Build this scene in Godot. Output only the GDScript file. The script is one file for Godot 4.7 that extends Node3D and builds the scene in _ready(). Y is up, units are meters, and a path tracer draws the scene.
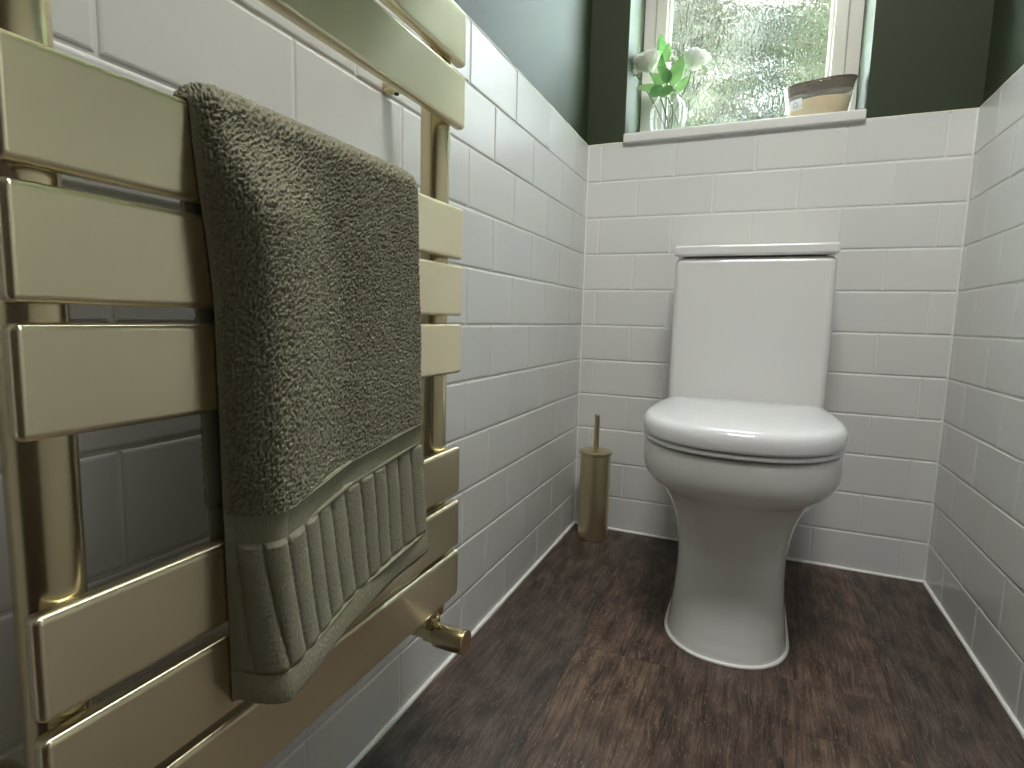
extends Node3D
# A narrow cloakroom. x: 0 at the left tiled wall, WD at the right one; y: up from the floor; z: 0 at the back wall, towards the camera.

const WD := 0.886          # room width
const TH := 1.0984         # height of the tiling
const ROW := 0.1           # tile course
const TL := 0.1988         # tile pitch along a course
const JT := 0.0030         # joint
const ZF := 1.95           # front wall
const CE := 2.35           # ceiling
const WX0 := 0.0985        # window opening
const WX1 := 0.6710
const WY1 := 2.08
const DX0 := 0.06           # doorway in the front wall
const DX1 := 0.83
const LX := 0.50            # added ceiling lamp, out of view
const LZ := 1.10
const WDEP := 0.21         # depth of the reveal

var used := {}
var M := {}

# ------------------------------------------------------------------ naming
func numbered(called: String) -> String:
	if not used.has(called):
		used[called] = 0
		return called
	used[called] += 1
	return "%s_%03d" % [called, used[called]]

func tag(o: Node3D, label: String, category: String, group := "") -> void:
	o.set_meta("label", label)
	o.set_meta("category", category)
	if group != "":
		o.set_meta("group", group)

func thing(called: String, label: String, category: String, at := Vector3.ZERO, group := "") -> Node3D:
	var o := Node3D.new()
	o.name = numbered(called)
	add_child(o)
	o.position = at
	tag(o, label, category, group)
	return o

func put(called: String, mesh: Mesh, m: Material, parent: Node, at := Vector3.ZERO, turn := Basis.IDENTITY) -> MeshInstance3D:
	var o := MeshInstance3D.new()
	o.name = called
	o.mesh = mesh
	o.material_override = m
	o.transform = Transform3D(turn, at)
	parent.add_child(o, true)
	return o

func struct(called: String, mesh: Mesh, m: Material, label: String, at := Vector3.ZERO, turn := Basis.IDENTITY) -> MeshInstance3D:
	var o := put(numbered(called), mesh, m, self, at, turn)
	o.set_meta("kind", "structure")
	o.set_meta("label", label)
	o.set_meta("category", called.split("_")[0])
	return o

# ------------------------------------------------------------------ meshes
func arr_mesh(v: PackedVector3Array, n: PackedVector3Array, uv: PackedVector2Array, ix: PackedInt32Array, col := PackedColorArray()) -> ArrayMesh:
	var a := []
	a.resize(Mesh.ARRAY_MAX)
	a[Mesh.ARRAY_VERTEX] = v
	a[Mesh.ARRAY_NORMAL] = n
	if uv.size() == v.size():
		a[Mesh.ARRAY_TEX_UV] = uv
	if col.size() == v.size():
		a[Mesh.ARRAY_COLOR] = col
	a[Mesh.ARRAY_INDEX] = ix
	var m := ArrayMesh.new()
	m.add_surface_from_arrays(Mesh.PRIMITIVE_TRIANGLES, a)
	return m

# rows of points -> smooth surface; close_row joins the end of each row to its start
func grid(rows: Array, close_row := false, flip := false, caps := false, uvs := Vector2(1, 1)) -> ArrayMesh:
	var nr := rows.size()
	var nc: int = rows[0].size()
	var v := PackedVector3Array()
	var uv := PackedVector2Array()
	for r in nr:
		v.append_array(rows[r])
		for c in nc:
			uv.append(Vector2(float(c) / nc * uvs.x, float(r) / maxf(1, nr - 1) * uvs.y))
	var ix := PackedInt32Array()
	var last := nc if close_row else nc - 1
	for r in nr - 1:
		for c in last:
			var a := r * nc + c
			var b := r * nc + (c + 1) % nc
			var d := a + nc
			var e := b + nc
			if flip:
				ix.append_array([a, b, d, b, e, d])
			else:
				ix.append_array([a, d, b, b, d, e])
	if caps:
		for w in 2:
			var base := 0 if w == 0 else (nr - 1) * nc
			var mid := Vector3.ZERO
			var at := v.size()
			for c in nc:
				mid += v[base + c] / nc
			for c in nc:
				v.append(v[base + c]); uv.append(uv[base + c])
			v.append(mid); uv.append(Vector2(0.5, 0.5))
			for c in nc:
				var p := at + c
				var q := at + (c + 1) % nc
				if (w == 0) != flip:
					ix.append_array([p, q, at + nc])
				else:
					ix.append_array([q, p, at + nc])
	return arr_mesh(v, smooth(v, ix), uv, ix)

func smooth(v: PackedVector3Array, ix: PackedInt32Array) -> PackedVector3Array:
	var n := PackedVector3Array()
	n.resize(v.size())
	for t in range(0, ix.size(), 3):
		var f := (v[ix[t + 2]] - v[ix[t]]).cross(v[ix[t + 1]] - v[ix[t]])
		n[ix[t]] += f
		n[ix[t + 1]] += f
		n[ix[t + 2]] += f
	for i in n.size():
		n[i] = n[i].normalized() if n[i].length_squared() > 0 else Vector3.UP
	return n

# box with rounded edges, centred
func rbox(size: Vector3, r: float, seg := 3, uvk := 1.0) -> ArrayMesh:
	var h := size / 2.0
	r = minf(r, minf(h.x, minf(h.y, h.z)) * 0.999)
	var inner := h - Vector3.ONE * r
	var v := PackedVector3Array()
	var n := PackedVector3Array()
	var uv := PackedVector2Array()
	var ix := PackedInt32Array()
	for ax in 3:
		var u := (ax + 1) % 3
		var w := (ax + 2) % 3
		var cu := _ticks(h[u], r, seg)
		var cw := _ticks(h[w], r, seg)
		for s in [-1.0, 1.0]:
			var base := v.size()
			for a in cu:
				for b in cw:
					var p := Vector3.ZERO
					p[ax] = h[ax] * s
					p[u] = a
					p[w] = b
					var q := p.clamp(-inner, inner)
					var d := (p - q).normalized()
					v.append(q + d * r)
					n.append(d)
					uv.append(Vector2(a, b) * uvk if ax == 2 else Vector2(b, a) * uvk)
			for i in cu.size() - 1:
				for j in cw.size() - 1:
					var k: int = base + i * cw.size() + j
					var l: int = k + cw.size()
					if s > 0:
						ix.append_array([k, k + 1, l, k + 1, l + 1, l])
					else:
						ix.append_array([k, l, k + 1, k + 1, l, l + 1])
	return arr_mesh(v, n, uv, ix)

func _ticks(h: float, r: float, seg: int) -> PackedFloat32Array:
	var t := PackedFloat32Array()
	for i in seg + 1:
		t.append(-h + r * (1.0 - cos(PI / 2 * i / seg)) if false else -h + r * tan(PI / 4 * i / seg))
	for i in seg + 1:
		t.append(h - r * tan(PI / 4 * (seg - i) / seg))
	return t

# several plain boxes joined in one mesh: [[lo, hi], ...]
func boxes(list: Array) -> ArrayMesh:
	var st := SurfaceTool.new()
	st.begin(Mesh.PRIMITIVE_TRIANGLES)
	for b in list:
		var m := BoxMesh.new()
		m.size = b[1] - b[0]
		st.append_from(m, 0, Transform3D(Basis.IDENTITY, (b[0] + b[1]) / 2.0))
	return st.commit()

# profile of (radius, height) turned about y; flute ripples the radius
func lathe(prof: Array, seg := 32, flute := 0, depth := 0.0) -> ArrayMesh:
	var rows := []
	for q in prof:
		var row := PackedVector3Array()
		for k in seg:
			var a := TAU * k / seg
			var r: float = q[0] * (1.0 + (depth * cos(a * flute) if flute > 0 else 0.0))
			row.append(Vector3(cos(a) * r, q[1], sin(a) * r))
		rows.append(row)
	return grid(rows, true, true)

func tube(path: PackedVector3Array, radii: PackedFloat32Array, seg := 12, caps := true) -> ArrayMesh:
	var rows := []
	var side := Vector3.ZERO
	for i in path.size():
		var t := (path[mini(i + 1, path.size() - 1)] - path[maxi(i - 1, 0)]).normalized()
		if side == Vector3.ZERO:
			side = t.cross(Vector3.UP if absf(t.y) < 0.9 else Vector3.RIGHT).normalized()
		side = (side - t * side.dot(t)).normalized()
		var up := side.cross(t)
		var row := PackedVector3Array()
		for k in seg:
			var a := TAU * k / seg
			row.append(path[i] + (side * cos(a) + up * sin(a)) * radii[mini(i, radii.size() - 1)])
		rows.append(row)
	return grid(rows, true, false, caps)

# a tile lying in its own xy plane, face at z = 0, edges eased
func tile_mesh(w: float, h: float) -> ArrayMesh:
	var st := SurfaceTool.new()
	st.begin(Mesh.PRIMITIVE_TRIANGLES)
	st.set_smooth_group(-1)
	var x := w / 2
	var y := h / 2
	var e := minf(0.0032, x * 0.4)
	var lev := [[x, y, -0.006], [x, y, -0.0013], [x - e * 0.4, y - e * 0.4, -0.0004], [x - e, y - e, 0.0]]
	var ring := func(l): return [Vector3(-l[0], -l[1], l[2]), Vector3(l[0], -l[1], l[2]), Vector3(l[0], l[1], l[2]), Vector3(-l[0], l[1], l[2])]
	for i in 3:
		var a: Array = ring.call(lev[i])
		var b: Array = ring.call(lev[i + 1])
		for k in 4:
			var j := (k + 1) % 4
			for p in [a[k], b[k], a[j], a[j], b[k], b[j]]:
				st.add_vertex(p)
	var f: Array = ring.call(lev[3])
	for p in [f[0], f[3], f[1], f[1], f[3], f[2]]:
		st.add_vertex(p)
	st.generate_normals()
	return st.commit()

var tiles := {}
func tile_for(w: float, h: float) -> ArrayMesh:
	var key := "%d_%d" % [roundi(w * 10000), roundi(h * 10000)]
	if not tiles.has(key):
		tiles[key] = tile_mesh(w, h)
	return tiles[key]

# courses of tiles from u = 0 to len; odd/even give the first joint of the two kinds of course
func tile_wall(parent: Node, length: float, odd: float, even: float, place: Callable, turn: Basis, rng: RandomNumberGenerator, skip := Rect2()) -> void:
	for r in 11:
		var top := TH - ROW * r - (JT / 2 if r > 0 else 0.0)
		var low := maxf(TH - ROW * (r + 1) + JT / 2, 0.004)
		var first := odd if r % 2 == 0 else even
		var u := 0.0015
		var k := 0
		while u < length - 0.004:
			var e := minf(first + TL * k - JT / 2, length - 0.0015)
			k += 1
			if e - u < 0.004:
				u = e + JT
				continue
			if not (skip.size.x > 0 and u >= skip.position.x - 0.12 and low < skip.end.y and u < skip.end.x):
				var lift := rng.randf_range(-0.00025, 0.00025)
				var o := put("tile", tile_for(e - u, top - low), M.tile if rng.randf() < 0.6 else M.tile_b, parent)
				var tilt := Basis(Vector3.UP, rng.randf_range(-1, 1) * 0.0022) * Basis(Vector3.RIGHT, rng.randf_range(-1, 1) * 0.003)
				o.transform = Transform3D(turn * tilt, place.call((u + e) / 2, (top + low) / 2) + turn.z * lift)
			u = e + JT

# ------------------------------------------------------------------ textures and materials
func noise(seed_: int, freq: float, kind := FastNoiseLite.TYPE_SIMPLEX_SMOOTH, oct := 3) -> FastNoiseLite:
	var n := FastNoiseLite.new()
	n.seed = seed_
	n.frequency = freq
	n.noise_type = kind
	n.fractal_type = FastNoiseLite.FRACTAL_FBM if oct > 1 else FastNoiseLite.FRACTAL_NONE
	n.fractal_octaves = oct
	return n

func mat(c: Color, rough: float, metal := 0.0, spec := 0.5) -> StandardMaterial3D:
	var m := StandardMaterial3D.new()
	m.albedo_color = c
	m.roughness = rough
	m.metallic = metal
	m.metallic_specular = spec
	return m

func image_tex(w: int, h: int, f: Callable) -> ImageTexture:
	var d := PackedByteArray()
	d.resize(w * h * 4)
	var i := 0
	for y in h:
		for x in w:
			var c: Color = f.call(x, y)
			d[i] = clampi(roundi(c.r * 255), 0, 255)
			d[i + 1] = clampi(roundi(c.g * 255), 0, 255)
			d[i + 2] = clampi(roundi(c.b * 255), 0, 255)
			d[i + 3] = clampi(roundi(c.a * 255), 0, 255)
			i += 4
	return ImageTexture.create_from_image(Image.create_from_data(w, h, false, Image.FORMAT_RGBA8, d))

func wood_textures() -> Array:
	# across = x (0.36 m), along = y (1.2 m)
	var fine := noise(11, 0.35, FastNoiseLite.TYPE_SIMPLEX_SMOOTH, 2)
	var mid := noise(12, 0.06)
	var slow := noise(13, 0.010)
	var fleck := noise(14, 0.22, FastNoiseLite.TYPE_SIMPLEX_SMOOTH, 1)
	var where := noise(15, 0.012)
	var W := 512
	var H := 1024
	var col := image_tex(W, H, func(x, y):
		var warp: float = slow.get_noise_2d(x * 0.9, y * 0.5) * 12.0
		var g: float = fine.get_noise_2d((x + warp) * 1.1, y * 0.040)
		var g2: float = mid.get_noise_2d((x + warp * 1.2) * 1.6, y * 0.09)
		var s: float = slow.get_noise_2d(x * 1.5 + 300, y * 1.2)
		var ripple: float = sin((y * 0.16 + g2 * 9.0 + s * 14.0)) * clampf(where.get_noise_2d(x * 2.0 + 900, y * 2.0) * 1.6, 0.0, 1.0)
		var v: float = 0.68 + g * 0.24 + g2 * 0.22 + s * 0.26 + ripple * 0.10
		var fl: float = fleck.get_noise_2d(x * 1.0 + 50, y * 0.32) - 0.62 + 0.25 * where.get_noise_2d(x + 77, y + 400)
		v += clampf(fl * 3.0, 0.0, 0.5)
		return Color(clampf(v, 0.2, 1.0), clampf(v * 0.985 + 0.01, 0.2, 1.0), clampf(v * 0.97 + 0.02, 0.2, 1.0)))
	var rough := image_tex(W, H, func(x, y):
		var warp: float = slow.get_noise_2d(x * 0.9, y * 0.5) * 12.0
		var g: float = fine.get_noise_2d((x + warp) * 1.1, y * 0.040)
		var g2: float = mid.get_noise_2d((x + warp * 1.2) * 1.6, y * 0.09)
		var v: float = clampf(0.5 + g * 0.6 + g2 * 0.3, 0.0, 1.0)
		return Color(v, v, v))
	return [col, rough]

func materials() -> void:
	M.tile = mat(Color(0.865, 0.868, 0.862), 0.24)
	M.tile_b = mat(Color(0.875, 0.876, 0.868), 0.27)
	M.grout = mat(Color(0.89, 0.89, 0.88), 0.8)
	M.sealant = mat(Color(0.93, 0.93, 0.92), 0.45)
	var n := noise(5, 0.06, FastNoiseLite.TYPE_SIMPLEX_SMOOTH, 3)
	var roller := image_from_noise(n, 256)
	M.paint = mat(Color(0.215, 0.255, 0.18), 0.55, 0.0, 0.33)
	M.paint.heightmap_enabled = true
	M.paint.heightmap_texture = roller
	M.paint.heightmap_scale = 0.01
	M.paint.uv1_triplanar = true
	M.paint.uv1_world_triplanar = true
	M.paint.uv1_scale = Vector3.ONE * 9.0
	M.ceiling = mat(Color(0.92, 0.92, 0.91), 0.8)
	M.white_wood = mat(Color(0.90, 0.895, 0.885), 0.32)
	M.upvc = mat(Color(0.90, 0.88, 0.86), 0.3)
	M.ceramic = mat(Color(0.90, 0.90, 0.895), 0.07)
	M.ceramic.clearcoat_enabled = true
	M.ceramic.clearcoat = 0.5
	M.ceramic.clearcoat_roughness = 0.03
	M.seat = mat(Color(0.905, 0.91, 0.915), 0.12)
	M.rubber = mat(Color(0.05, 0.05, 0.05), 0.7)
	# brushed brass
	var bn := noise(21, 0.5, FastNoiseLite.TYPE_SIMPLEX_SMOOTH, 2)
	var bn2 := noise(22, 0.05)
	var brushed := image_tex(256, 512, func(x, y):
		var v: float = 0.9 + bn.get_noise_2d(x * 0.012, y * 0.9) * 0.03 + bn2.get_noise_2d(x * 0.15, y * 0.4) * 0.02
		return Color(v, v, v))
	M.brass = mat(Color(0.89, 0.85, 0.73), 0.32, 1.0)
	M.brass.roughness_texture = brushed
	M.brass.anisotropy_enabled = true
	M.brass.anisotropy = -0.92
	M.brass.uv1_scale = Vector3(4, 8, 1)
	M.brass_pipe = mat(Color(0.83, 0.785, 0.65), 0.22, 1.0)
	M.brass_satin = mat(Color(0.83, 0.785, 0.65), 0.34, 1.0)
	# towel
	M.terry = mat(Color(0.575, 0.565, 0.49), 0.95, 0.0, 0.2)
	M.terry.rim_enabled = true
	M.terry.rim = 0.12
	M.terry.rim_tint = 0.6
	M.weave = mat(Color(0.62, 0.61, 0.525), 0.9, 0.0, 0.2)
	var wv := image_tex(128, 128, func(x, y):
		var v: float = 0.5 + 0.3 * sin(x * TAU / 8.0) * sin(y * TAU / 8.0) + 0.2 * sin(x * TAU / 8.0)
		return Color(v, v, v))
	M.weave.heightmap_enabled = true
	M.weave.heightmap_texture = wv
	M.weave.heightmap_scale = 0.05
	M.weave.uv1_triplanar = true
	M.weave.uv1_scale = Vector3.ONE * 55.0
	# floor
	var wt := wood_textures()
	M.wood = []
	for c in [Color(0.505, 0.415, 0.35), Color(0.41, 0.35, 0.315), Color(0.475, 0.39, 0.335), Color(0.44, 0.365, 0.32)]:
		var m := mat(c, 0.5)
		m.albedo_texture = wt[0]
		m.heightmap_enabled = true
		m.heightmap_texture = wt[1]
		m.heightmap_scale = 0.012
		M.wood.append(m)
	M.underlay = mat(Color(0.08, 0.065, 0.055), 0.9)
	# window and things on the sill
	var g1 := noise(31, 0.10, FastNoiseLite.TYPE_SIMPLEX_SMOOTH, 2)
	var g2 := noise(32, 0.02)
	var obscure := image_tex(512, 1024, func(x, y):
		var warp: float = g2.get_noise_2d(x, y) * 5.0
		var s: float = g1.get_noise_2d((x + warp) * 1.25, (y + warp) * 0.13)
		var b: float = g1.get_noise_2d(x * 0.8 + 400, y * 0.35 + 40)
		var a: float = 0.5 + s * 0.62 + b * 0.16
		a = clampf(a, 0.0, 1.0)
		return Color(a, a, a))
	M.obscure = mat(Color(0.97, 0.99, 0.97, 0.0), 0.04)
	M.obscure.transparency = BaseMaterial3D.TRANSPARENCY_ALPHA
	M.obscure.refraction_enabled = true
	M.obscure.refraction_scale = 0.05
	M.obscure.heightmap_enabled = true
	M.obscure.heightmap_texture = obscure
	M.obscure.heightmap_scale = 0.022
	M.glass = mat(Color(0.92, 0.97, 0.95, 0.10), 0.03)
	M.glass.transparency = BaseMaterial3D.TRANSPARENCY_ALPHA
	M.wax = mat(Color(0.90, 0.82, 0.66), 0.5)
	M.wax.subsurf_scatter_enabled = true
	M.wax.subsurf_scatter_strength = 0.3
	M.paper = mat(Color(0.92, 0.92, 0.93), 0.7)
	M.ink = mat(Color(0.55, 0.55, 0.60), 0.7)
	M.plate_brown = mat(Color(0.56, 0.43, 0.36), 0.25)  # streaked brown of the plate in the candle rim
	M.plate_brown.albedo_texture = wt[0]
	M.plate_brown.uv1_triplanar = true
	M.plate_brown.uv1_scale = Vector3(2, 14, 14)
	M.petal = mat(Color(0.95, 0.94, 0.92), 0.7)
	M.petal.backlight_enabled = true
	M.petal.backlight = Color(0.8, 0.8, 0.78)
	M.leaf = mat(Color(0.28, 0.43, 0.25), 0.45)
	M.leaf.backlight_enabled = true
	M.leaf.backlight = Color(0.35, 0.5, 0.3)
	M.leaf_b = mat(Color(0.45, 0.60, 0.38), 0.45)
	M.leaf_b.backlight_enabled = true
	M.leaf_b.backlight = Color(0.4, 0.5, 0.32)
	M.stem = mat(Color(0.28, 0.38, 0.18), 0.6)
	# outside
	M.lawn = mat(Color(0.36, 0.46, 0.24), 0.95)
	M.bark = mat(Color(0.36, 0.29, 0.22), 0.9)
	M.foliage = mat(Color(1, 1, 1), 0.8, 0.0, 0.25)
	M.foliage.vertex_color_use_as_albedo = true
	M.door = mat(Color(0.24, 0.19, 0.16), 0.55)

func image_from_noise(n: FastNoiseLite, size: int) -> ImageTexture:
	return ImageTexture.create_from_image(n.get_seamless_image(size, size))

# ------------------------------------------------------------------ setting
func build_floor() -> void:
	var f := struct("floor", boxes([[Vector3(-0.1, -0.12, -0.3), Vector3(WD + 0.02, -0.003, ZF + 0.1)]]), M.underlay, "dark brown wood plank floor between the tiled walls")
	# plank edges across the room, and end joints along each run
	var xs := [0.0, 0.0115, 0.2, 0.3725, 0.545, 0.718, WD]
	var ends := [[0.9], [1.25], [0.17, 0.62, 1.62], [0.98], [0.70, 1.8], [1.3]]
	var tone := [[2, 0], [1, 2], [1, 2, 0, 3], [3, 2], [2, 0, 1], [1, 3]]
	var rng := RandomNumberGenerator.new()
	rng.seed = 4
	for i in 6:
		var cuts: Array = [0.0] + ends[i] + [ZF]
		for j in cuts.size() - 1:
			plank(f, xs[i], xs[i + 1], cuts[j], cuts[j + 1], M.wood[tone[i][j % tone[i].size()]], rng)

func plank(f: Node, x0: float, x1: float, z0: float, z1: float, m: Material, rng: RandomNumberGenerator) -> void:
	var g := 0.0001
	var e := 0.0003
	var v := PackedVector3Array()
	var n := PackedVector3Array()
	var uv := PackedVector2Array()
	var ix := PackedInt32Array()
	var off := Vector2(rng.randf(), rng.randf())
	var w := x1 - x0 - 2 * g
	var l := z1 - z0 - 2 * g
	var lev := [[0.0, -0.003], [0.0, -e], [e, 0.0]]
	var ring := func(k): return [Vector3(-w / 2 + lev[k][0], lev[k][1], -l / 2 + lev[k][0]), Vector3(w / 2 - lev[k][0], lev[k][1], -l / 2 + lev[k][0]), Vector3(w / 2 - lev[k][0], lev[k][1], l / 2 - lev[k][0]), Vector3(-w / 2 + lev[k][0], lev[k][1], l / 2 - lev[k][0])]
	var quad := func(a, b, c, d):
		var nn: Vector3 = ((c - a) as Vector3).cross(b - a).normalized()
		var s := v.size()
		for p in [a, b, c, d]:
			v.append(p); n.append(nn); uv.append(Vector2(p.x / 0.36, p.z / 1.2) + off)
		ix.append_array([s, s + 1, s + 2, s, s + 2, s + 3])
	for k in 2:
		var a: Array = ring.call(k)
		var b: Array = ring.call(k + 1)
		for q in 4:
			var r := (q + 1) % 4
			quad.call(a[q], a[r], b[r], b[q])
	var t: Array = ring.call(2)
	quad.call(t[0], t[1], t[2], t[3])
	put("plank", arr_mesh(v, n, uv, ix), m, f, Vector3((x0 + x1) / 2, 0, (z0 + z1) / 2))

func build_walls() -> void:
	var rng := RandomNumberGenerator.new()
	rng.seed = 9
	var D := 0.008   # plaster stands back behind the tile face
	# back wall with the window opening
	var back := struct("wall_back", boxes([
		[Vector3(-0.12, TH - 0.004, -0.3), Vector3(WX0, CE + 0.05, -D)],
		[Vector3(WX1, TH - 0.004, -0.3), Vector3(WD + 0.12, CE + 0.05, -D)],
		[Vector3(WX0, WY1, -0.3), Vector3(WX1, CE + 0.05, -D)],
		[Vector3(-0.12, -0.1, -0.3), Vector3(WD + 0.12, TH - 0.004, -D)]]), M.paint, "back wall, white metro tiles below, dark green paint above")
	put("grout", boxes([[Vector3(-0.008, 0.0, -D), Vector3(WD + 0.008, TH - 0.0012, -0.0015)]]), M.grout, back)
	tile_wall(back, WD, 0.0393, 0.1425, func(u, y): return Vector3(u, y, 0), Basis.IDENTITY, rng)
	# left wall
	var left := struct("wall_left", boxes([[Vector3(-0.12, -0.1, -D), Vector3(-D, CE + 0.05, ZF + 0.1)]]), M.paint, "long left wall, white metro tiles below, dark green paint above")
	put("grout", boxes([[Vector3(-D, 0.0, 0.0), Vector3(-0.0015, TH - 0.0012, ZF)]]), M.grout, left)
	tile_wall(left, ZF, 0.1247, 0.0233, func(u, y): return Vector3(0, y, u), Basis(Vector3(0, 0, -1), Vector3.UP, Vector3(1, 0, 0)), rng)
	# right wall
	var right := struct("wall_right", boxes([[Vector3(WD + D, -0.1, -D), Vector3(WD + 0.12, CE + 0.05, ZF + 0.1)]]), M.paint, "right wall, white metro tiles below, dark green paint above")
	put("grout", boxes([[Vector3(WD + 0.0015, 0.0, 0.0), Vector3(WD + D, TH - 0.0012, ZF)]]), M.grout, right)
	tile_wall(right, ZF, 0.1265, 0.0290, func(u, y): return Vector3(WD, y, u), Basis(Vector3(0, 0, 1), Vector3.UP, Vector3(-1, 0, 0)), rng)
	# front wall behind the camera, with the door
	struct("wall_front", boxes([
		[Vector3(-0.12, -0.1, ZF), Vector3(DX0, CE + 0.05, ZF + 0.1)],
		[Vector3(DX1, -0.1, ZF), Vector3(WD + 0.12, CE + 0.05, ZF + 0.1)],
		[Vector3(DX0, 2.02, ZF), Vector3(DX1, CE + 0.05, ZF + 0.1)]]), M.paint, "front wall painted dark green round the door")
	struct("ceiling", boxes([[Vector3(-0.12, CE, -0.3), Vector3(WD + 0.12, CE + 0.1, ZF + 0.1)]]), M.ceiling, "plain white ceiling of the cloakroom")
	var door := struct("door_1", boxes([
		[Vector3(DX0, -0.003, ZF - 0.012), Vector3(DX0 + 0.025, 2.02, ZF + 0.112)],
		[Vector3(DX1 - 0.025, -0.003, ZF - 0.012), Vector3(DX1, 2.02, ZF + 0.112)],
		[Vector3(DX0, 1.995, ZF - 0.012), Vector3(DX1, 2.02, ZF + 0.112)],
		[Vector3(DX0 - 0.03, -0.1, ZF + 0.08), Vector3(DX1 + 0.03, 2.06, ZF + 0.112)]]), M.door, "closed dark wooden door in the front wall")  # last box is a backing slab added to stop sky light leaking in
	put("door_leaf", rbox(Vector3(DX1 - DX0 - 0.054, 1.99, 0.04), 0.003, 2), M.door, door, Vector3((DX0 + DX1) / 2, 0.998, ZF + 0.04))
	for s in [[0.55, 0.75], [1.45, 0.8]]:
		put("door_panel", rbox(Vector3(0.5, s[1], 0.012), 0.005, 2), M.door, door, Vector3((DX0 + DX1) / 2, s[0], ZF + 0.018))
	put("door_knob", lathe([[0.0, 0.0], [0.02, 0.0], [0.02, 0.004], [0.008, 0.008], [0.008, 0.03], [0.022, 0.036], [0.026, 0.048], [0.02, 0.06], [0.0, 0.063]], 24), M.brass_pipe, door, Vector3(DX1 - 0.09, 1.0, ZF + 0.02), Basis(Vector3.RIGHT, -PI / 2))

# a soft bead that runs along a path
func bead(a: Vector3, b: Vector3, r: float, out: Vector3, seed_: int) -> ArrayMesh:
	var nz := noise(seed_, 9.0, FastNoiseLite.TYPE_SIMPLEX_SMOOTH, 2)
	var path := PackedVector3Array()
	var rad := PackedFloat32Array()
	var steps := maxi(2, int(a.distance_to(b) / 0.02))
	for i in steps + 1:
		var t := float(i) / steps
		path.append(a.lerp(b, t))
		rad.append(r * (1.0 + 0.28 * nz.get_noise_1d(t * a.distance_to(b))))
	return tube(path, rad, 8)

func build_trim() -> void:
	var s: Material = M.sealant
	var n := 0
	for d in [
		[Vector3(0.001, 0.001, 0), Vector3(0.001, 0.001, ZF), 0.0048, "white sealant bead along the foot of the left wall"],
		[Vector3(0, 0.001, 0.001), Vector3(WD, 0.001, 0.001), 0.0048, "white sealant bead along the foot of the back wall"],
		[Vector3(WD - 0.001, 0.001, 0), Vector3(WD - 0.001, 0.001, ZF), 0.0048, "white sealant bead along the foot of the right wall"],
		[Vector3(0.0005, 0, 0.0005), Vector3(0.0005, TH, 0.0005), 0.0026, "white sealant in the corner of left and back walls"],
		[Vector3(WD - 0.0005, 0, 0.0005), Vector3(WD - 0.0005, TH, 0.0005), 0.0026, "white sealant in the corner of right and back walls"],
		[Vector3(-0.003, TH, 0), Vector3(-0.003, TH, ZF), 0.0034, "pale edge along the top of the left wall tiles"],
		[Vector3(0, TH, -0.003), Vector3(WD, TH, -0.003), 0.0034, "pale edge along the top of the back wall tiles"],
		[Vector3(WD + 0.003, TH, 0), Vector3(WD + 0.003, TH, ZF), 0.0034, "pale edge along the top of the right wall tiles"]]:
		n += 1
		var o := struct("trim_%d" % n, bead(d[0], d[1], d[2], Vector3.UP, 40 + n), s if n <= 5 else M.edge, d[3])
		o.set_meta("category", "trim")

func build_window() -> void:
	var z := -WDEP
	var w := struct("window_1", boxes([
		[Vector3(WX0, 1.10, z - 0.06), Vector3(WX0 + 0.032, WY1, z)],
		[Vector3(WX1 - 0.032, 1.10, z - 0.06), Vector3(WX1, WY1, z)],
		[Vector3(WX0, WY1 - 0.032, z - 0.06), Vector3(WX1, WY1, z)],
		[Vector3(WX0, 1.10, z - 0.06), Vector3(WX1, 1.152, z)]]), M.upvc, "white framed window with obscure rippled glass")
	var a := WX0 + 0.033
	var b := WX1 - 0.033
	for q in [[Vector3((a + 0.017), (1.154 + WY1 - 0.033) / 2, z - 0.018), Vector3(0.034, WY1 - 0.033 - 1.154, 0.05)], [Vector3((b - 0.017), (1.154 + WY1 - 0.033) / 2, z - 0.018), Vector3(0.034, WY1 - 0.033 - 1.154, 0.05)],
			[Vector3((a + b) / 2, 1.154 + 0.017, z - 0.018), Vector3(b - a - 0.068, 0.034, 0.05)], [Vector3((a + b) / 2, WY1 - 0.033 - 0.017, z - 0.018), Vector3(b - a - 0.068, 0.034, 0.05)]]:
		put("sash_rail", rbox(q[1], 0.004, 2), M.upvc, w, q[0])
	for q in [[Vector3(a + 0.038, (1.188 + WY1 - 0.067) / 2, z - 0.024), Vector3(0.008, WY1 - 0.067 - 1.188, 0.03)], [Vector3(b - 0.038, (1.188 + WY1 - 0.067) / 2, z - 0.024), Vector3(0.008, WY1 - 0.067 - 1.188, 0.03)]]:
		put("glazing_bead", rbox(q[1], 0.003, 2), M.upvc, w, q[0])
	put("pane", rbox(Vector3(b - a - 0.06, WY1 - 0.067 - 1.185, 0.005), 0.0005, 1, 2.2), M.obscure, w, Vector3((a + b) / 2, (1.185 + WY1 - 0.067) / 2, z - 0.026))
	put("window_sill", rbox(Vector3(WX1 - WX0 - 0.001, 0.0255, WDEP + 0.011), 0.004, 3), M.white_wood, w, Vector3((WX0 + WX1) / 2, 1.1075, (0.011 - WDEP) / 2))

# ------------------------------------------------------------------ radiator
const RX := 0.107
const RZ := 1.185
const PT := 0.014

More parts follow.
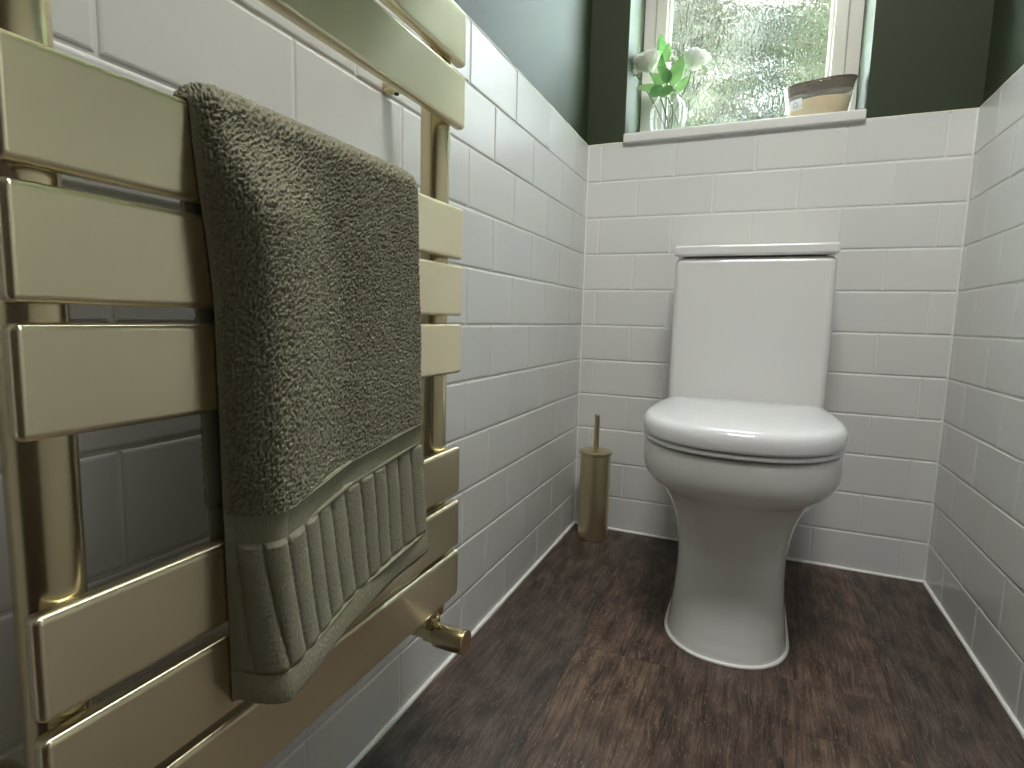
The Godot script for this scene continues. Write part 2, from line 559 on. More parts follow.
func build_radiator() -> void:
	var t := thing("towel_radiator", "brushed brass flat-panel towel radiator on the left tiled wall", "radiator", Vector3(0, 0, RZ))
	var pm := rbox(Vector3(PT, 0.065, 0.5), 0.005, 4)
	for y in [0.9566, 0.8818, 0.7186, 0.6455, 0.5700, 0.4046, 0.3294, 0.2584]:
		var p := put("flat_panel", pm, M.brass, t, Vector3(RX - PT / 2, y, 0))
		for s in [-1, 1]:
			put("joint", tube(PackedVector3Array([Vector3(-0.013, 0, s * 0.225), Vector3(-0.005, 0, s * 0.225)]), PackedFloat32Array([0.013]), 16), M.brass_pipe, p)
	for s in [-1, 1]:
		var zc: float = s * 0.2255
		put("pipe", lathe([[0.0, 0.2], [0.014, 0.2], [0.0178, 0.203], [0.0182, 0.207], [0.0182, 0.979], [0.0178, 0.983], [0.014, 0.986], [0.0, 0.986]], 40), M.brass_pipe, t, Vector3(0.0765, 0, zc))
	for q in [[0.907, -0.2290], [0.907, 0.2255], [0.285, -0.2255], [0.285, 0.2255]]:
		var b := put("wall_bracket", tube(PackedVector3Array([Vector3(0.0, q[0], q[1]), Vector3(0.064, q[0], q[1])]), PackedFloat32Array([0.0098]), 24), M.brass_pipe, t)
		put("fixing_screw", tube(PackedVector3Array([Vector3(0.016, q[0] - 0.0108, q[1]), Vector3(0.016, q[0] - 0.006, q[1])]), PackedFloat32Array([0.0032]), 12), M.rubber, b)
	for s in [-1, 1]:
		var zc: float = s * 0.2255
		var v := put("valve", tube(PackedVector3Array([Vector3(0.0, 0.172, zc), Vector3(0.070, 0.172, zc), Vector3(0.0705, 0.172, zc), Vector3(0.088, 0.172, zc)]), PackedFloat32Array([0.0095, 0.0095, 0.0125, 0.0125]), 28), M.brass_pipe, t)
		put("union", lathe([[0.0, 0.172], [0.0085, 0.172], [0.0085, 0.186], [0.0135, 0.187], [0.0135, 0.198], [0.009, 0.2], [0.009, 0.204], [0.0, 0.204]], 24), M.brass_pipe, v, Vector3(0.0765, 0, zc))
		put("valve_head", tube(PackedVector3Array([Vector3(0.086, 0.172, zc), Vector3(0.0875, 0.172, zc), Vector3(0.089, 0.172, zc), Vector3(0.131, 0.172, zc), Vector3(0.1325, 0.172, zc), Vector3(0.133, 0.172, zc)]), PackedFloat32Array([0.0145, 0.016, 0.0165, 0.0165, 0.016, 0.0148]), 36), M.brass_pipe, v)
		put("wall_collar", tube(PackedVector3Array([Vector3(0.0, 0.172, zc), Vector3(0.004, 0.172, zc), Vector3(0.006, 0.172, zc)]), PackedFloat32Array([0.022, 0.022, 0.016]), 28), M.brass_pipe, v)

# ------------------------------------------------------------------ towel
# path over the second-group top panel: stations (x, y, nx, ny) with outward normal; ring across z
func build_towel() -> void:
	var t := thing("hand_towel", "olive grey terry hand towel with ribbed border hung over the brass radiator", "towel", Vector3(0, 0, 0))
	var cell := noise(51, 1.0, FastNoiseLite.TYPE_CELLULAR, 1)
	cell.cellular_return_type = FastNoiseLite.RETURN_DISTANCE
	cell.cellular_distance_function = FastNoiseLite.DISTANCE_EUCLIDEAN
	var fuzz := noise(52, 1.0, FastNoiseLite.TYPE_SIMPLEX_SMOOTH, 2)
	var fold := noise(53, 1.0, FastNoiseLite.TYPE_SIMPLEX_SMOOTH, 2)
	var top := 0.7186 + 0.0325
	var st := []      # [pos x, pos y, nx, ny, arc s, zone]
	var s := 0.0
	var y := 0.330
	# zones: 0 hem, 1 ribs, 2 band, 3 terry
	while y < top - 0.004:
		var zone := 0 if y < 0.356 else 1 if y < 0.462 else 2 if y < 0.484 else 3
		st.append([RX + 0.0005, y, 1.0, 0.0, s, zone])
		var dy := 0.0010
		y += dy
		s += dy
	var steps := 44
	var rr := PT / 2 + 0.0005
	for i in steps + 1:
		var a := PI * i / steps
		st.append([RX - PT / 2 + cos(a) * rr, top - 0.004 + sin(a) * 0.006, cos(a), sin(a), s, 3])
		s += 0.0011
	y = top - 0.006
	while y > 0.430:
		var zone := 3 if y > 0.462 else 2
		st.append([RX - PT - 0.0005, y, -1.0, 0.0, s, zone])
		y -= 0.0025
		s += 0.0025
	var parts := [[0, "hem"], [1, "ribbed_border"], [2, "border_band"], [3, "terry_body"], [2, "border_band"]]
	var pi := 0
	var rows := []
	for i in st.size():
		var zone: int = st[i][5]
		if zone != parts[pi][0]:
			rows.append(towel_ring(st[i], parts[pi][0], cell, fuzz, fold, -1 if i == 0 else 0))
			emit_towel(t, parts[pi][1], rows, parts[pi][0])
			rows = []
			pi += 1
			rows.append(towel_ring(st[i - 1], zone, cell, fuzz, fold, 0))
		rows.append(towel_ring(st[i], zone, cell, fuzz, fold, 0))
	emit_towel(t, parts[pi][1], rows, 2)
	# the inner fold that hangs a little lower behind the front layer
	var rows2 := []
	for i in 30:
		var yy := 0.3225 + i * 0.0025
		var row := PackedVector3Array()
		for k in 2:
			for j in 25:
				var f := float(j) / 24 if k == 0 else 1.0 - float(j) / 24
				var z := lerpf(1.080, 1.25, f)
				var th := 0.0165 * (1.0 if i > 1 else 0.55 + 0.3 * i) * (1.0 - 0.5 * pow(absf(f * 2 - 1), 8.0))
				row.append(Vector3(RX + 0.001 + (th if k == 0 else 0.0), yy - 0.010 * f + 0.0015 * sin(f * 7.0), z))
		rows2.append(row)
	put("inner_fold", grid(rows2, true, false, true), M.weave, t)

func emit_towel(t: Node, called: String, rows: Array, zone: int) -> void:
	put(called, grid(rows, true, false, true, Vector2(1, 1)), M.terry if zone == 3 or zone == 1 else M.weave, t)

func towel_ring(q: Array, zone: int, cell: FastNoiseLite, fuzz: FastNoiseLite, _fold: FastNoiseLite, _end: int) -> PackedVector3Array:
	var y: float = q[1]
	var down := clampf((0.752 - y) / 0.42, 0.0, 1.0)
	var zr := 1.060 - 0.006 * down + 0.0015 * sin(y * 40.0)
	var zl := 1.328 - 0.012 * smoothstep(0.0, 0.35, down) - 0.006 * down
	var over := clampf((q[2] - 0.15) / 0.85, 0.0, 1.0)   # 1 on the front, thin over the top and at the back
	var fine := 160
	var prof := PackedVector2Array()    # (height over the panel, z)
	var acc := PackedFloat32Array()
	var total := 0.0
	var crest := 0.925 + 0.012 * sin(y * 9.0)
	for j in fine + 1:
		var f := float(j) / fine
		f = f if f < crest else crest + (1.0 - crest) * sin((f - crest) / (1.0 - crest) * PI / 2)
		var T: float = 0.017 + 0.022 * smoothstep(0.5, crest - 0.03, f)
		T += 0.0026 * sin(f * 11.0 + y * 6.0) * (0.35 + 0.65 * down) + 0.009 * down * down * down
		if f > crest:
			T *= pow(maxf(0.0, 1.0 - pow((f - crest) / (1.0 - crest), 2.0)), 0.5)
		if f < 0.03:
			T *= sqrt(maxf(0.0, 1.0 - pow(1.0 - f / 0.03, 2.0)))
		var thin := 0.0165 * sqrt(maxf(0.0, 1.0 - pow(absf(2 * f - 1), 16.0)))
		T = lerpf(thin, T, over * smoothstep(-0.004, 0.075, 0.752 - y))
		prof.append(Vector2(T, lerpf(zr, zl, f)))
		if j > 0:
			total += prof[j].distance_to(prof[j - 1])
		acc.append(total)
	var row := PackedVector3Array()
	var N := 310
	var k := 0
	for j in N + 1:
		var want := total * j / N
		while k < fine - 1 and acc[k + 1] < want:
			k += 1
		var p := prof[k].lerp(prof[k + 1], clampf((want - acc[k]) / maxf(acc[k + 1] - acc[k], 1e-7), 0.0, 1.0))
		var tg := (prof[mini(k + 3, fine)] - prof[maxi(k - 2, 0)]).normalized()
		var nr := Vector2(tg.y, -tg.x)     # outward
		var mm := Vector2(want, q[4]) * 1000.0
		var d := 0.0
		if zone == 3:
			var c := cell.get_noise_2d(mm.x * 0.54, mm.y * 0.46)
			d = -0.0052 * pow(clampf(c + 1.0, 0.0, 1.2), 1.35) + 0.0008 * fuzz.get_noise_2d(mm.x * 0.7, mm.y * 0.7)
		elif zone == 1:
			var h := maxf(0.0, (0.462 - y) / 0.11)
			var lean := 0.020 * pow(h, 1.6) * clampf(want / total * 1.25 - 0.25, 0.05, 1.0) * (1.0 - 0.7 * smoothstep(0.84, 0.95, want / total))
			var u := (want + lean) / 0.0228
			var r := absf(sin(u * PI))
			d = -0.0072 + 0.0074 * pow(r, 0.20) - 0.0011 * (cell.get_noise_2d(mm.x * 0.7, mm.y * 0.6) + 1.0)
			var e := minf(y - 0.356, 0.462 - y)
			d = lerpf(-0.0034, d, clampf(e / 0.004, 0.0, 1.0))
		elif zone == 2:
			d = -0.0032 + 0.0004 * sin(mm.x * 2.4)
		else:
			d = -0.0016 + 0.0009 * sin((y - 0.330) / 0.026 * PI) + 0.0004 * fuzz.get_noise_2d(mm.x * 0.3, mm.y * 0.3)
			d -= 0.006 * pow(clampf(1.0 - (y - 0.330) / 0.004, 0.0, 1.0), 2.0)
		d *= clampf(p.x / 0.008, 0.0, 1.0)
		p += nr * d
		var o := maxf(0.0005, p.x)
		var f2 := (p.y - zr) / (zl - zr)
		var lift := lerpf(0.009, -0.023, f2) * clampf((0.64 - y) / 0.14, 0.0, 1.0) * (1.0 if q[2] > 0.5 else 0.0)
		row.append(Vector3(q[0] + q[2] * o, y + q[3] * o + lift, p.y))
	for j in range(5, -1, -1):
		var f := lerpf(0.03, 0.97, j / 5.0)
		row.append(Vector3(q[0], y, lerpf(zr, zl, f)))
	return row

# ------------------------------------------------------------------ toilet
const TX := 0.4505

func d_ring(a: float, ab: float, f: float, zc: float, zb: float, y: float, p := 2.25) -> PackedVector3Array:
	var row := PackedVector3Array()
	for i in 8:      # left side, back to front
		var t := i / 8.0
		row.append(Vector3(TX - lerpf(ab, a, sin(t * PI / 2)), y, lerpf(zb, zc, t)))
	for i in 41:     # round the front
		var th := PI * i / 40.0
		var c := cos(th)
		var s := sin(th)
		row.append(Vector3(TX - a * signf(c) * pow(absf(c), 2.0 / p), y, zc + (f - zc) * pow(absf(s), 2.0 / p)))
	for i in 8:
		var t := 1.0 - (i + 1) / 8.0
		row.append(Vector3(TX + lerpf(ab, a, sin(t * PI / 2)), y, lerpf(zb, zc, t)))
	for i in 5:
		row.append(Vector3(TX + ab * (1.0 - (i + 1) / 3.0), y, zb))
	return row

func interp(tab: Array, y: float, k: int) -> float:
	# smooth interpolation through a table of rows [y, ...]
	for i in tab.size() - 1:
		if y <= tab[i + 1][0]:
			var t: float = (y - tab[i][0]) / (tab[i + 1][0] - tab[i][0])
			var p0: float = tab[maxi(i - 1, 0)][k]
			var p1: float = tab[i][k]
			var p2: float = tab[i + 1][k]
			var p3: float = tab[mini(i + 2, tab.size() - 1)][k]
			return 0.5 * (2 * p1 + (p2 - p0) * t + (2 * p0 - 5 * p1 + 4 * p2 - p3) * t * t + (3 * p1 - p0 - 3 * p2 + p3) * t * t * t)
	return tab[tab.size() - 1][k]

func build_toilet() -> void:
	var t := thing("toilet", "white ceramic close-coupled toilet with closed lid against the back wall", "toilet", Vector3.ZERO)
	# y, half width, half width at the back, front, centre of the front curve
	var tab := [
		[0.0, 0.1115, 0.109, 0.568, 0.440], [0.03, 0.1085, 0.106, 0.560, 0.435], [0.08, 0.1035, 0.102, 0.545, 0.428], [0.13, 0.1005, 0.100, 0.535, 0.425],
		[0.18, 0.1015, 0.100, 0.531, 0.423], [0.22, 0.108, 0.105, 0.538, 0.420], [0.25, 0.117, 0.112, 0.550, 0.418], [0.275, 0.130, 0.122, 0.565, 0.414],
		[0.295, 0.146, 0.134, 0.583, 0.410], [0.310, 0.164, 0.147, 0.602, 0.406], [0.325, 0.1765, 0.156, 0.612, 0.402], [0.345, 0.1812, 0.160, 0.6155, 0.40], [0.372, 0.1815, 0.162, 0.616, 0.40], [0.381, 0.1805, 0.162, 0.615, 0.40]]
	var rows := []
	for i in 66:
		var y := 0.001 + 0.380 * i / 65.0
		rows.append(d_ring(interp(tab, y, 1), interp(tab, y, 2), interp(tab, y, 3), interp(tab, y, 4), 0.02, y))
	rows.append(d_ring(0.179, 0.161, 0.613, 0.40, 0.021, 0.3835))
	rows.append(d_ring(0.175, 0.158, 0.608, 0.40, 0.022, 0.385))
	put("pan", grid(rows, true, false, true), M.ceramic, t)
	# sealant round the foot
	var path := PackedVector3Array()
	for p in d_ring(0.1130, 0.110, 0.570, 0.440, 0.022, 0.0012).slice(2, 55):
		path.append(p)
	put("sealant", tube(path, PackedFloat32Array([0.0038]), 10), M.sealant, t)
	# seat ring and lid
	var seat := []
	for q in [[0.985, 0.3885], [0.999, 0.3890], [1.002, 0.3915], [1.0, 0.3965], [0.985, 0.3972]]:
		seat.append(lid_ring(q[0], q[1]))
	put("seat", grid(seat, true, false, true), M.seat, t)
	var lid := []
	for q in [[0.99, 0.3995], [1.004, 0.3995], [1.010, 0.4010], [1.0125, 0.4045], [1.0125, 0.412], [1.009, 0.4195], [0.998, 0.4262], [0.98, 0.4312], [0.955, 0.4345], [0.92, 0.4368], [0.87, 0.4388], [0.78, 0.4405], [0.6, 0.4422], [0.4, 0.4432], [0.2, 0.4437], [0.02, 0.4438]]:
		lid.append(lid_ring(q[0], q[1]))
	put("lid", grid(lid, true, false, true), M.seat, t)
	for s in [-1, 1]:
		put("hinge", tube(PackedVector3Array([Vector3(TX + s * 0.075 - 0.02, 0.402, 0.192), Vector3(TX + s * 0.075 + 0.02, 0.402, 0.192)]), PackedFloat32Array([0.009]), 16), M.seat, t)
	# cistern and its lid
	put("cistern", rbox(Vector3(0.345, 0.3825, 0.155), 0.016, 6), M.ceramic, t, Vector3(0.4495, 0.385 + 0.3825 / 2, 0.018 + 0.0775))
	put("cistern_lid", rbox(Vector3(0.350, 0.0255, 0.162), 0.0065, 5), M.ceramic, t, Vector3(0.4495, 0.7695 + 0.01275, 0.0165 + 0.081))

func lid_ring(k: float, y: float) -> PackedVector3Array:
	var row := PackedVector3Array()
	for p in d_ring(0.1825, 0.168, 0.6185, 0.40, 0.195, y):
		row.append(Vector3(TX + (p.x - TX) * k, y, 0.41 + (p.z - 0.41) * k))
	return row

func build_brush() -> void:
	var t := thing("toilet_brush", "brushed brass toilet brush holder standing in the corner of the floor", "toilet brush", Vector3(0.079, 0, 0.080))
	put("holder", lathe([[0.0, 0.0], [0.040, 0.0], [0.0418, 0.0015], [0.042, 0.004], [0.042, 0.2405], [0.0, 0.2405]], 48), M.brass_satin, t)
	put("holder_lid", lathe([[0.0, 0.241], [0.044, 0.241], [0.0455, 0.2422], [0.0455, 0.2495], [0.0445, 0.251], [0.012, 0.2525], [0.0, 0.2525]], 48), M.brass_satin, t)
	put("handle", lathe([[0.0, 0.252], [0.0072, 0.252], [0.0072, 0.3505], [0.0066, 0.352], [0.0, 0.352]], 24), M.brass_satin, t)

# ------------------------------------------------------------------ sill things
func leaf_mesh(l: float, w: float, bend: float, fold_: float) -> ArrayMesh:
	var rows := []
	for i in 11:
		var t := i / 10.0
		var hw := w * 0.5 * pow(sin(PI * pow(t, 0.8)), 0.85) + 0.0003
		var row := PackedVector3Array()
		for j in 5:
			var u := (j - 2) / 2.0
			row.append(Vector3(u * hw, l * sin(t * bend) / bend, l * (1.0 - cos(t * bend)) / bend + absf(u) * hw * fold_))
		rows.append(row)
	return grid(rows)

func bloom_mesh(r: float, seed_: int) -> ArrayMesh:
	var rng := RandomNumberGenerator.new()
	rng.seed = seed_
	var st := SurfaceTool.new()
	st.begin(Mesh.PRIMITIVE_TRIANGLES)
	var layers := [[4, 0.40, 0.15, 1.04], [5, 0.62, 0.32, 1.0], [5, 0.84, 0.55, 0.94], [6, 1.0, 0.85, 0.82]]
	for L in layers:
		for k in L[0]:
			var a0: float = TAU * k / L[0] + L[1] * 2.3 + rng.randf_range(-0.15, 0.15)
			var rows := []
			for i in 8:
				var t := i / 7.0
				var row := PackedVector3Array()
				for j in 7:
					var u := (j - 3) / 3.0
					var wide := 0.85 * pow(sin(PI * (0.12 + 0.70 * t)), 0.7)
					var a := a0 + u * wide
					var rad: float = r * (0.15 + (L[1] - 0.15) * pow(sin(minf(t * 1.25, 1.0) * PI / 2), 0.8)) + r * L[2] * 0.22 * pow(maxf(0.0, t - 0.65) / 0.35, 2.0)
					var h: float = r * (-0.75 + 1.65 * t * L[3]) - r * 0.16 * u * u * t
					row.append(Vector3(cos(a) * rad, h, sin(a) * rad))
				rows.append(row)
			st.append_from(grid(rows, false, true), 0, Transform3D.IDENTITY)
	return st.commit()

func look(dir: Vector3, roll := 0.0) -> Basis:
	# y along dir
	var y := dir.normalized()
	var x := y.cross(Vector3(0.13, 0.2, 1)).normalized()
	var z := x.cross(y)
	return Basis(x, y, z) * Basis(Vector3.UP, roll)

func stem_between(a: Vector3, b: Vector3, r: float) -> ArrayMesh:
	var path := PackedVector3Array()
	for i in 9:
		var t := i / 8.0
		path.append(a.lerp(b, t) + Vector3(0.006 * sin(t * PI), 0, 0.004 * sin(t * PI * 1.5)))
	return tube(path, PackedFloat32Array([r]), 8)

func build_flowers() -> void:
	var sy := 1.1198
	var c := Vector3(0.2, sy, -0.09)
	var v := thing("glass_vase", "small clear fluted glass vase holding white roses on the window sill", "vase", c)
	var outer := [[0.0, 0.0], [0.030, 0.0], [0.036, 0.004], [0.043, 0.025], [0.049, 0.055], [0.0485, 0.080], [0.042, 0.100], [0.033, 0.113], [0.0305, 0.121], [0.033, 0.128]]
	var inner := [[0.031, 0.128], [0.0285, 0.121], [0.031, 0.112], [0.040, 0.099], [0.0462, 0.080], [0.0466, 0.055], [0.041, 0.027], [0.033, 0.010], [0.0, 0.009]]
	put("glass_body", lathe(outer + inner, 96, 16, 0.025), M.glass, v)
	# roses: head, stem foot, leaves
	var heads := [[Vector3(0.137, 1.333, -0.085), 0.033, Vector3(-0.25, 1.0, 0.25), 61, "closed white rose leaning towards the left window reveal"], [Vector3(0.266, 1.322, -0.085), 0.032, Vector3(0.45, 1.0, 0.55), 62, "open white rose leaning over the obscure glass"]]
	for h in heads:
		var t := thing("white_rose", h[4], "rose", Vector3(0.2, sy + 0.02, -0.09), "white roses in the glass vase")
		var o := t.position
		var top: Vector3 = h[0]
		put("stem", stem_between(Vector3((top.x - 0.2) * -0.15, 0, 0), top - o - (h[2] as Vector3).normalized() * h[1] * 0.6, 0.0022), M.stem, t)
		put("bloom", bloom_mesh(h[1], h[3]), M.petal, t, top - o, look(h[2]))
		for k in 5:
			var a := TAU * k / 5.0
			put("sepal", leaf_mesh(h[1] * 0.95, h[1] * 0.4, 0.9, 0.1), M.leaf_b, t, top - o - (h[2] as Vector3).normalized() * h[1] * 0.75, look(h[2]) * Basis(Vector3.UP, a) * Basis(Vector3.RIGHT, 0.75))
	# leafy sprigs: from, to, width
	var sprigs := [
		["upright green leaf sprig behind the closed white rose", [[Vector3(0.180, 1.345, -0.095), Vector3(-0.25, 1, 0.1), 0.062, 0.026], [Vector3(0.186, 1.325, -0.08), Vector3(0.12, 1, 0.2), 0.052, 0.024], [Vector3(0.172, 1.300, -0.08), Vector3(0.35, 1, 0.3), 0.05, 0.022]]],
		["broad green leaf sprig between the two white roses", [[Vector3(0.205, 1.255, -0.07), Vector3(0.55, 1, 0.25), 0.085, 0.036], [Vector3(0.210, 1.275, -0.10), Vector3(0.30, 1, -0.1), 0.065, 0.03], [Vector3(0.216, 1.238, -0.065), Vector3(1.0, 0.30, 0.3), 0.062, 0.040], [Vector3(0.198, 1.262, -0.06), Vector3(-0.1, 1.0, 0.5), 0.045, 0.028]]],
		["drooping green leaf sprig beside the left window reveal", [[Vector3(0.180, 1.262, -0.075), Vector3(-1.0, -0.35, 0.3), 0.075, 0.036], [Vector3(0.185, 1.262, -0.07), Vector3(-0.7, -0.75, 0.4), 0.065, 0.032], [Vector3(0.190, 1.272, -0.08), Vector3(-0.8, 0.3, 0.2), 0.05, 0.03], [Vector3(0.20, 1.255, -0.05), Vector3(0.08, -1.0, 0.35), 0.062, 0.036], [Vector3(0.192, 1.285, -0.08), Vector3(-0.35, 0.6, 0.3), 0.042, 0.024]]]]
	var kk := 0
	for s in sprigs:
		var t := thing("leaf_sprig", s[0], "leaves", Vector3(0.2 + (kk - 1) * 0.006, sy + 0.02, -0.086), "leaf sprigs in the glass vase")
		put("stem", stem_between(Vector3.ZERO, s[1][0][0] - t.position, 0.0018), M.stem, t)
		for L in s[1]:
			kk += 1
			if L != s[1][0]:
				put("stalk", stem_between(Vector3(0, 0.085, 0), L[0] - t.position, 0.0011), M.stem, t)
			put("leaf", leaf_mesh(L[2], L[3], 0.7, 0.25), M.leaf_b if kk % 2 == 0 else M.leaf, t, L[0] - t.position, look(L[1], 0.3 * (kk % 3 - 1)))
	# little white blossoms
	var bl := [[Vector3(0.110, 1.312, -0.075), 71, "tiny white blossom spray below the closed white rose"], [Vector3(0.288, 1.288, -0.075), 72, "tiny white blossom spray below the open white rose"], [Vector3(0.205, 1.338, -0.095), 73, "tiny white bud spray between the two white roses"]]
	for b in bl:
		var t := thing("blossom_spray", b[2], "blossom", Vector3(0.2, sy + 0.022, -0.094), "blossom sprays in the glass vase")
		var rng := RandomNumberGenerator.new()
		rng.seed = b[1]
		put("stem", stem_between(Vector3.ZERO, b[0] - t.position - Vector3(0, 0.012, 0), 0.0012), M.stem, t)
		var ball := bloom_mesh(0.0052, b[1])
		for k in 8:
			var d := Vector3(rng.randf_range(-1, 1), rng.randf_range(-0.8, 1), rng.randf_range(-1, 1)) * 0.011
			put("blossom", ball, M.petal, t, b[0] - t.position + d, look(d + Vector3(0, 0.01, 0.004)))
			put("stalk", stem_between(b[0] - t.position - Vector3(0, 0.012, 0), b[0] - t.position + d - Vector3(0, 0.003, 0), 0.0005), M.stem, t)

func oval(a: float, b: float, y: float, dip: float, p := 1.75) -> PackedVector3Array:
	var row := PackedVector3Array()
	for k in 64:
		var th := TAU * k / 64
		var c := cos(th)
		var s := sin(th)
		row.append(Vector3(a * signf(c) * pow(absf(c), 2.0 / p), y + dip * c * c, b * signf(s) * pow(absf(s), 2.0 / p)))
	return row

func build_candle() -> void:
	var t := thing("candle_dish", "oval glass candle of cream wax with a white label on the window sill", "candle", Vector3(0.573, 1.1198, -0.078))
	t.rotation.y = deg_to_rad(-14)
	var rows := []
	for q in [[0.02, 0.01, 0.0], [0.060, 0.034, 0.0], [0.066, 0.038, 0.003], [0.075, 0.044, 0.04], [0.082, 0.049, 0.088], [0.0825, 0.0495, 0.0905], [0.0785, 0.0455, 0.0905], [0.078, 0.045, 0.088], [0.071, 0.040, 0.04], [0.063, 0.0355, 0.009], [0.02, 0.01, 0.008]]:
		rows.append(oval(q[0], q[1], q[2], q[2] * 0.08))
	put("glass_dish", grid(rows, true, true), M.glass, t)
	rows = []
	for q in [[0.02, 0.01, 0.0092], [0.0622, 0.0345, 0.0098], [0.0704, 0.0394, 0.041], [0.0728, 0.0412, 0.056], [0.070, 0.039, 0.0575], [0.02, 0.01, 0.0575]]:
		rows.append(oval(q[0], q[1], q[2], 0.0))
	put("wax", grid(rows, true, true, true), M.wax, t)
	rows = []
	for q in [[0.02, 0.01, 0.0755], [0.074, 0.0425, 0.0755], [0.0755, 0.0435, 0.077], [0.0775, 0.0445, 0.089], [0.083, 0.050, 0.0985], [0.083, 0.050, 0.1015], [0.081, 0.048, 0.1025], [0.02, 0.01, 0.1025]]:
		rows.append(oval(q[0], q[1], q[2] - 0.0065, q[2] * 0.06))
	put("streaked_plate", grid(rows, true, true, true), M.plate_brown, t)  # streaked brown plate set into the rim above the wax
	# label on the long side that faces the room
	var lab := []
	for i in 5:
		var y := 0.034 + 0.026 * i / 4.0
		var k: float = y / 0.088
		var row := PackedVector3Array()
		for j in 9:
			var th := lerpf(2.02, 2.52, j / 8.0)
			var a := lerpf(0.066, 0.082, k) + 0.0009
			var b := lerpf(0.038, 0.049, k) + 0.0009
			row.append(Vector3(a * signf(cos(th)) * pow(absf(cos(th)), 2.0 / 1.75), y, b * pow(absf(sin(th)), 2.0 / 1.75)))
		lab.append(row)
	var l := put("paper_label", grid(lab), M.paper, t)
	var mid: Vector3 = (lab[2][4] as Vector3)
	var nrm: Vector3 = ((lab[2][5] - lab[2][3]) as Vector3).cross(lab[3][4] - lab[1][4]).normalized()
	if nrm.z < 0:
		nrm = -nrm
	var ring := PackedVector3Array()
	for k in 25:
		var a := TAU * k / 24
		ring.append(Vector3(cos(a) * 0.0062, sin(a) * 0.0062, 0))
	put("emblem", tube(ring, PackedFloat32Array([0.0007]), 6, false), M.ink, l, mid + nrm * 0.001, Basis.looking_at(-nrm))

func build_fill_lamp() -> void:  # added lamp above the view, brightens the room beyond its daylight
	var t := thing("added_fill_lamp", "flat square white ceiling lamp added out of view to brighten the room", "lamp", Vector3(LX, CE, LZ))
	put("fill_lamp_body", rbox(Vector3(0.49, 0.05, 0.49), 0.01, 3), M.white_wood, t, Vector3(0, -0.0255, 0))
	var m := mat(Color(0.95, 0.95, 0.95), 0.4)
	m.emission_enabled = true
	m.emission = Color(1.0, 0.985, 0.96)
	m.emission_energy_multiplier = 4.0
	put("fill_lamp_diffuser", rbox(Vector3(0.45, 0.008, 0.45), 0.003, 2), m, t, Vector3(0, -0.054, 0))

# ------------------------------------------------------------------ garden
func tree(called: String, label: String, at: Vector3, clumps: Array, count: int, cols: Array, seed_: int, size: float) -> void:
	var t := thing(called, label, "tree", at, "")
	var rng := RandomNumberGenerator.new()
	rng.seed = seed_
	var q := leaf_mesh(size, size * 0.55, 0.6, 0.2)
	var mm := MultiMesh.new()
	mm.transform_format = MultiMesh.TRANSFORM_3D
	mm.use_colors = true
	mm.mesh = q
	mm.instance_count = count
	for i in count:
		var c: Array = clumps[rng.randi() % clumps.size()]
		var d := Vector3(rng.randfn(), rng.randfn(), rng.randfn()).normalized() * pow(rng.randf(), 0.45)
		var b := Basis.from_euler(Vector3(rng.randf() * TAU, rng.randf() * TAU, rng.randf() * TAU))
		mm.set_instance_transform(i, Transform3D(b, (c[0] as Vector3) + d * (c[1] as Vector3)))
		var k := rng.randf()
		var c0: Color = cols[rng.randi() % cols.size()]
		mm.set_instance_color(i, c0 * (0.75 + 0.5 * k))
	var o := MultiMeshInstance3D.new()
	o.name = "foliage"
	o.multimesh = mm
	o.material_override = M.foliage
	o.set_meta("kind", "stuff")
	t.add_child(o)
	var path := PackedVector3Array()
	for i in 8:
		path.append(Vector3(0.05 * sin(i * 1.3 + seed_), -0.05 + i * 0.36, 0.04 * cos(i * 1.7)))
	put("trunk", tube(path, PackedFloat32Array([0.11, 0.10, 0.09, 0.08, 0.07, 0.06, 0.045, 0.02]), 12), M.bark, t)

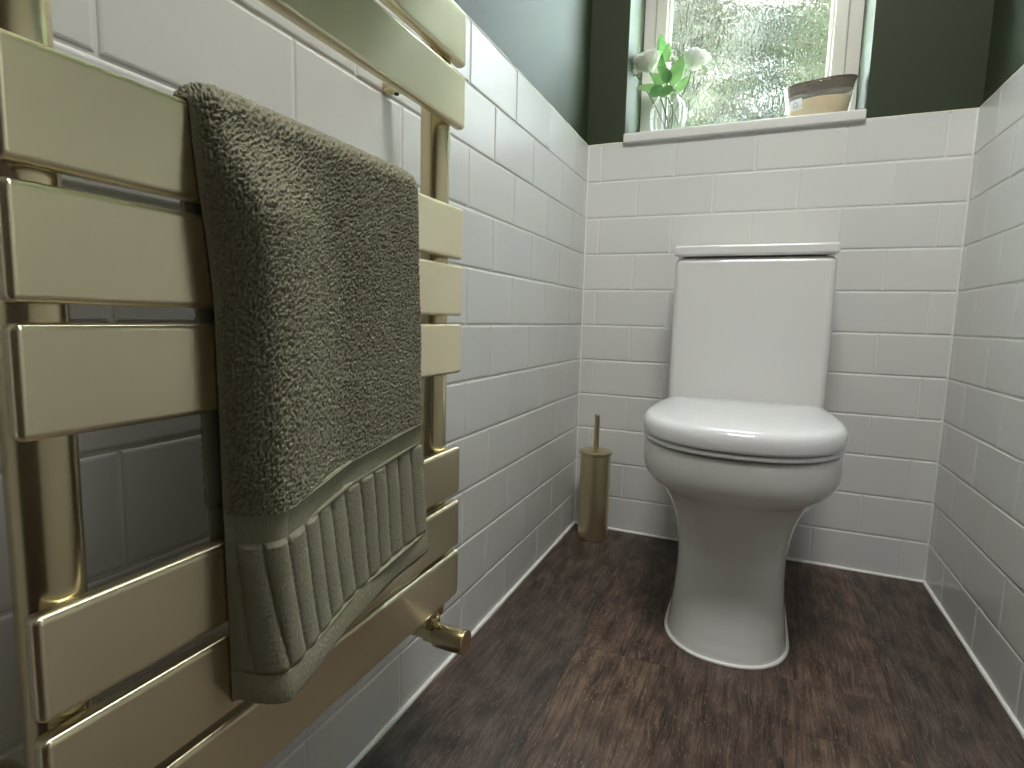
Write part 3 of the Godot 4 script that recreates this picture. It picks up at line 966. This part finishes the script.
func build_garden() -> void:
	struct("ground", boxes([[Vector3(-9, -0.75, -14), Vector3(9, -0.45, -0.6)]]), M.lawn, "green garden lawn beyond the window")
	tree("garden_tree", "loose grey-green tree beyond the left of the window pane", Vector3(-1.2, -0.45, -5.2), [[Vector3(0.4, 2.4, 0), Vector3(1.0, 1.4, 0.9)], [Vector3(0.6, 3.7, 0.2), Vector3(0.9, 1.3, 0.9)], [Vector3(-0.4, 4.6, 0), Vector3(1.4, 1.6, 0.9)], [Vector3(0.7, 5.2, 0), Vector3(1.0, 1.2, 0.9)]], 13000, [Color(0.0069, 0.0080, 0.0043), Color(0.0108, 0.0097, 0.0065), Color(0.0090, 0.0097, 0.0055)], 5, 0.12)
	tree("garden_tree", "dense yellow-green tree beyond the right of the window pane", Vector3(1.5, -0.45, -5.6), [[Vector3(-0.1, 2.6, 0), Vector3(1.0, 1.5, 0.9)], [Vector3(0.1, 4.2, 0), Vector3(1.1, 1.5, 0.9)], [Vector3(0.8, 3.2, 0), Vector3(1.2, 1.9, 0.9)], [Vector3(0.2, 5.4, 0), Vector3(1.2, 1.3, 0.9)]], 15000, [Color(0.0090, 0.0106, 0.0032), Color(0.0069, 0.0089, 0.0027), Color(0.0108, 0.0115, 0.0047)], 6, 0.12)
	tree("garden_tree", "tall dark tree standing behind the two garden trees", Vector3(0.1, -0.45, -8.5), [[Vector3(0, 3.4, 0), Vector3(2.2, 2.0, 1.2)], [Vector3(-0.6, 5.2, 0), Vector3(1.8, 1.7, 1.2)], [Vector3(1.2, 5.0, 0), Vector3(1.8, 1.7, 1.2)], [Vector3(0.2, 6.6, 0), Vector3(2.0, 1.4, 1.2)]], 9000, [Color(0.0058, 0.0071, 0.0032), Color(0.0079, 0.0089, 0.0055)], 7, 0.17)

# ------------------------------------------------------------------
func _ready() -> void:
	# camera
	var cam := Camera3D.new()
	cam.name = "camera"
	cam.fov = rad_to_deg(2.0 * atan(384.0 / 566.055))
	cam.near = 0.02
	cam.far = 200.0
	add_child(cam)
	var axis := Vector3(-0.1084, 0.4019, 0.0485)
	cam.transform = Transform3D(Basis(axis.normalized(), axis.length()), Vector3(0.4648, 0.6115, 1.606))
	cam.current = true
	# sky and exposure
	var env := Environment.new()
	env.background_mode = Environment.BG_SKY
	var sky := Sky.new()
	var sm := ProceduralSkyMaterial.new()
	sm.sky_top_color = Color(0.88, 0.925, 0.98)
	sm.sky_horizon_color = Color(0.97, 0.98, 0.985)
	sm.ground_horizon_color = Color(0.5, 0.52, 0.45)
	sm.ground_bottom_color = Color(0.3, 0.32, 0.25)
	sm.sky_energy_multiplier = 12.0
	sm.ground_energy_multiplier = 1.0
	sky.sky_material = sm
	env.sky = sky
	env.tonemap_mode = Environment.TONE_MAPPER_LINEAR
	env.tonemap_exposure = 1.08
	env.sdfgi_enabled = true
	env.ssao_enabled = true
	env.ssil_enabled = true
	var we := WorldEnvironment.new()
	we.name = "world_environment"
	we.environment = env
	add_child(we)
	# fill light of the added ceiling lamp, lifts the dim room
	var lamp := AreaLight3D.new()
	lamp.name = "added_fill_light"
	lamp.area_size = Vector2(0.45, 0.45)
	lamp.light_energy = 2.1
	lamp.light_color = Color(1.0, 0.99, 0.975)
	lamp.shadow_enabled = true
	lamp.area_range = 8.0
	add_child(lamp)
	lamp.transform = Transform3D(Basis(Vector3.RIGHT, -PI / 2), Vector3(LX, CE - 0.062, LZ))

	materials()
	M.edge = mat(Color(0.88, 0.87, 0.82), 0.5)
	build_floor()
	build_walls()
	build_trim()
	build_window()
	build_radiator()
	build_towel()
	build_toilet()
	build_brush()
	build_flowers()
	build_candle()
	build_fill_lamp()
	build_garden()
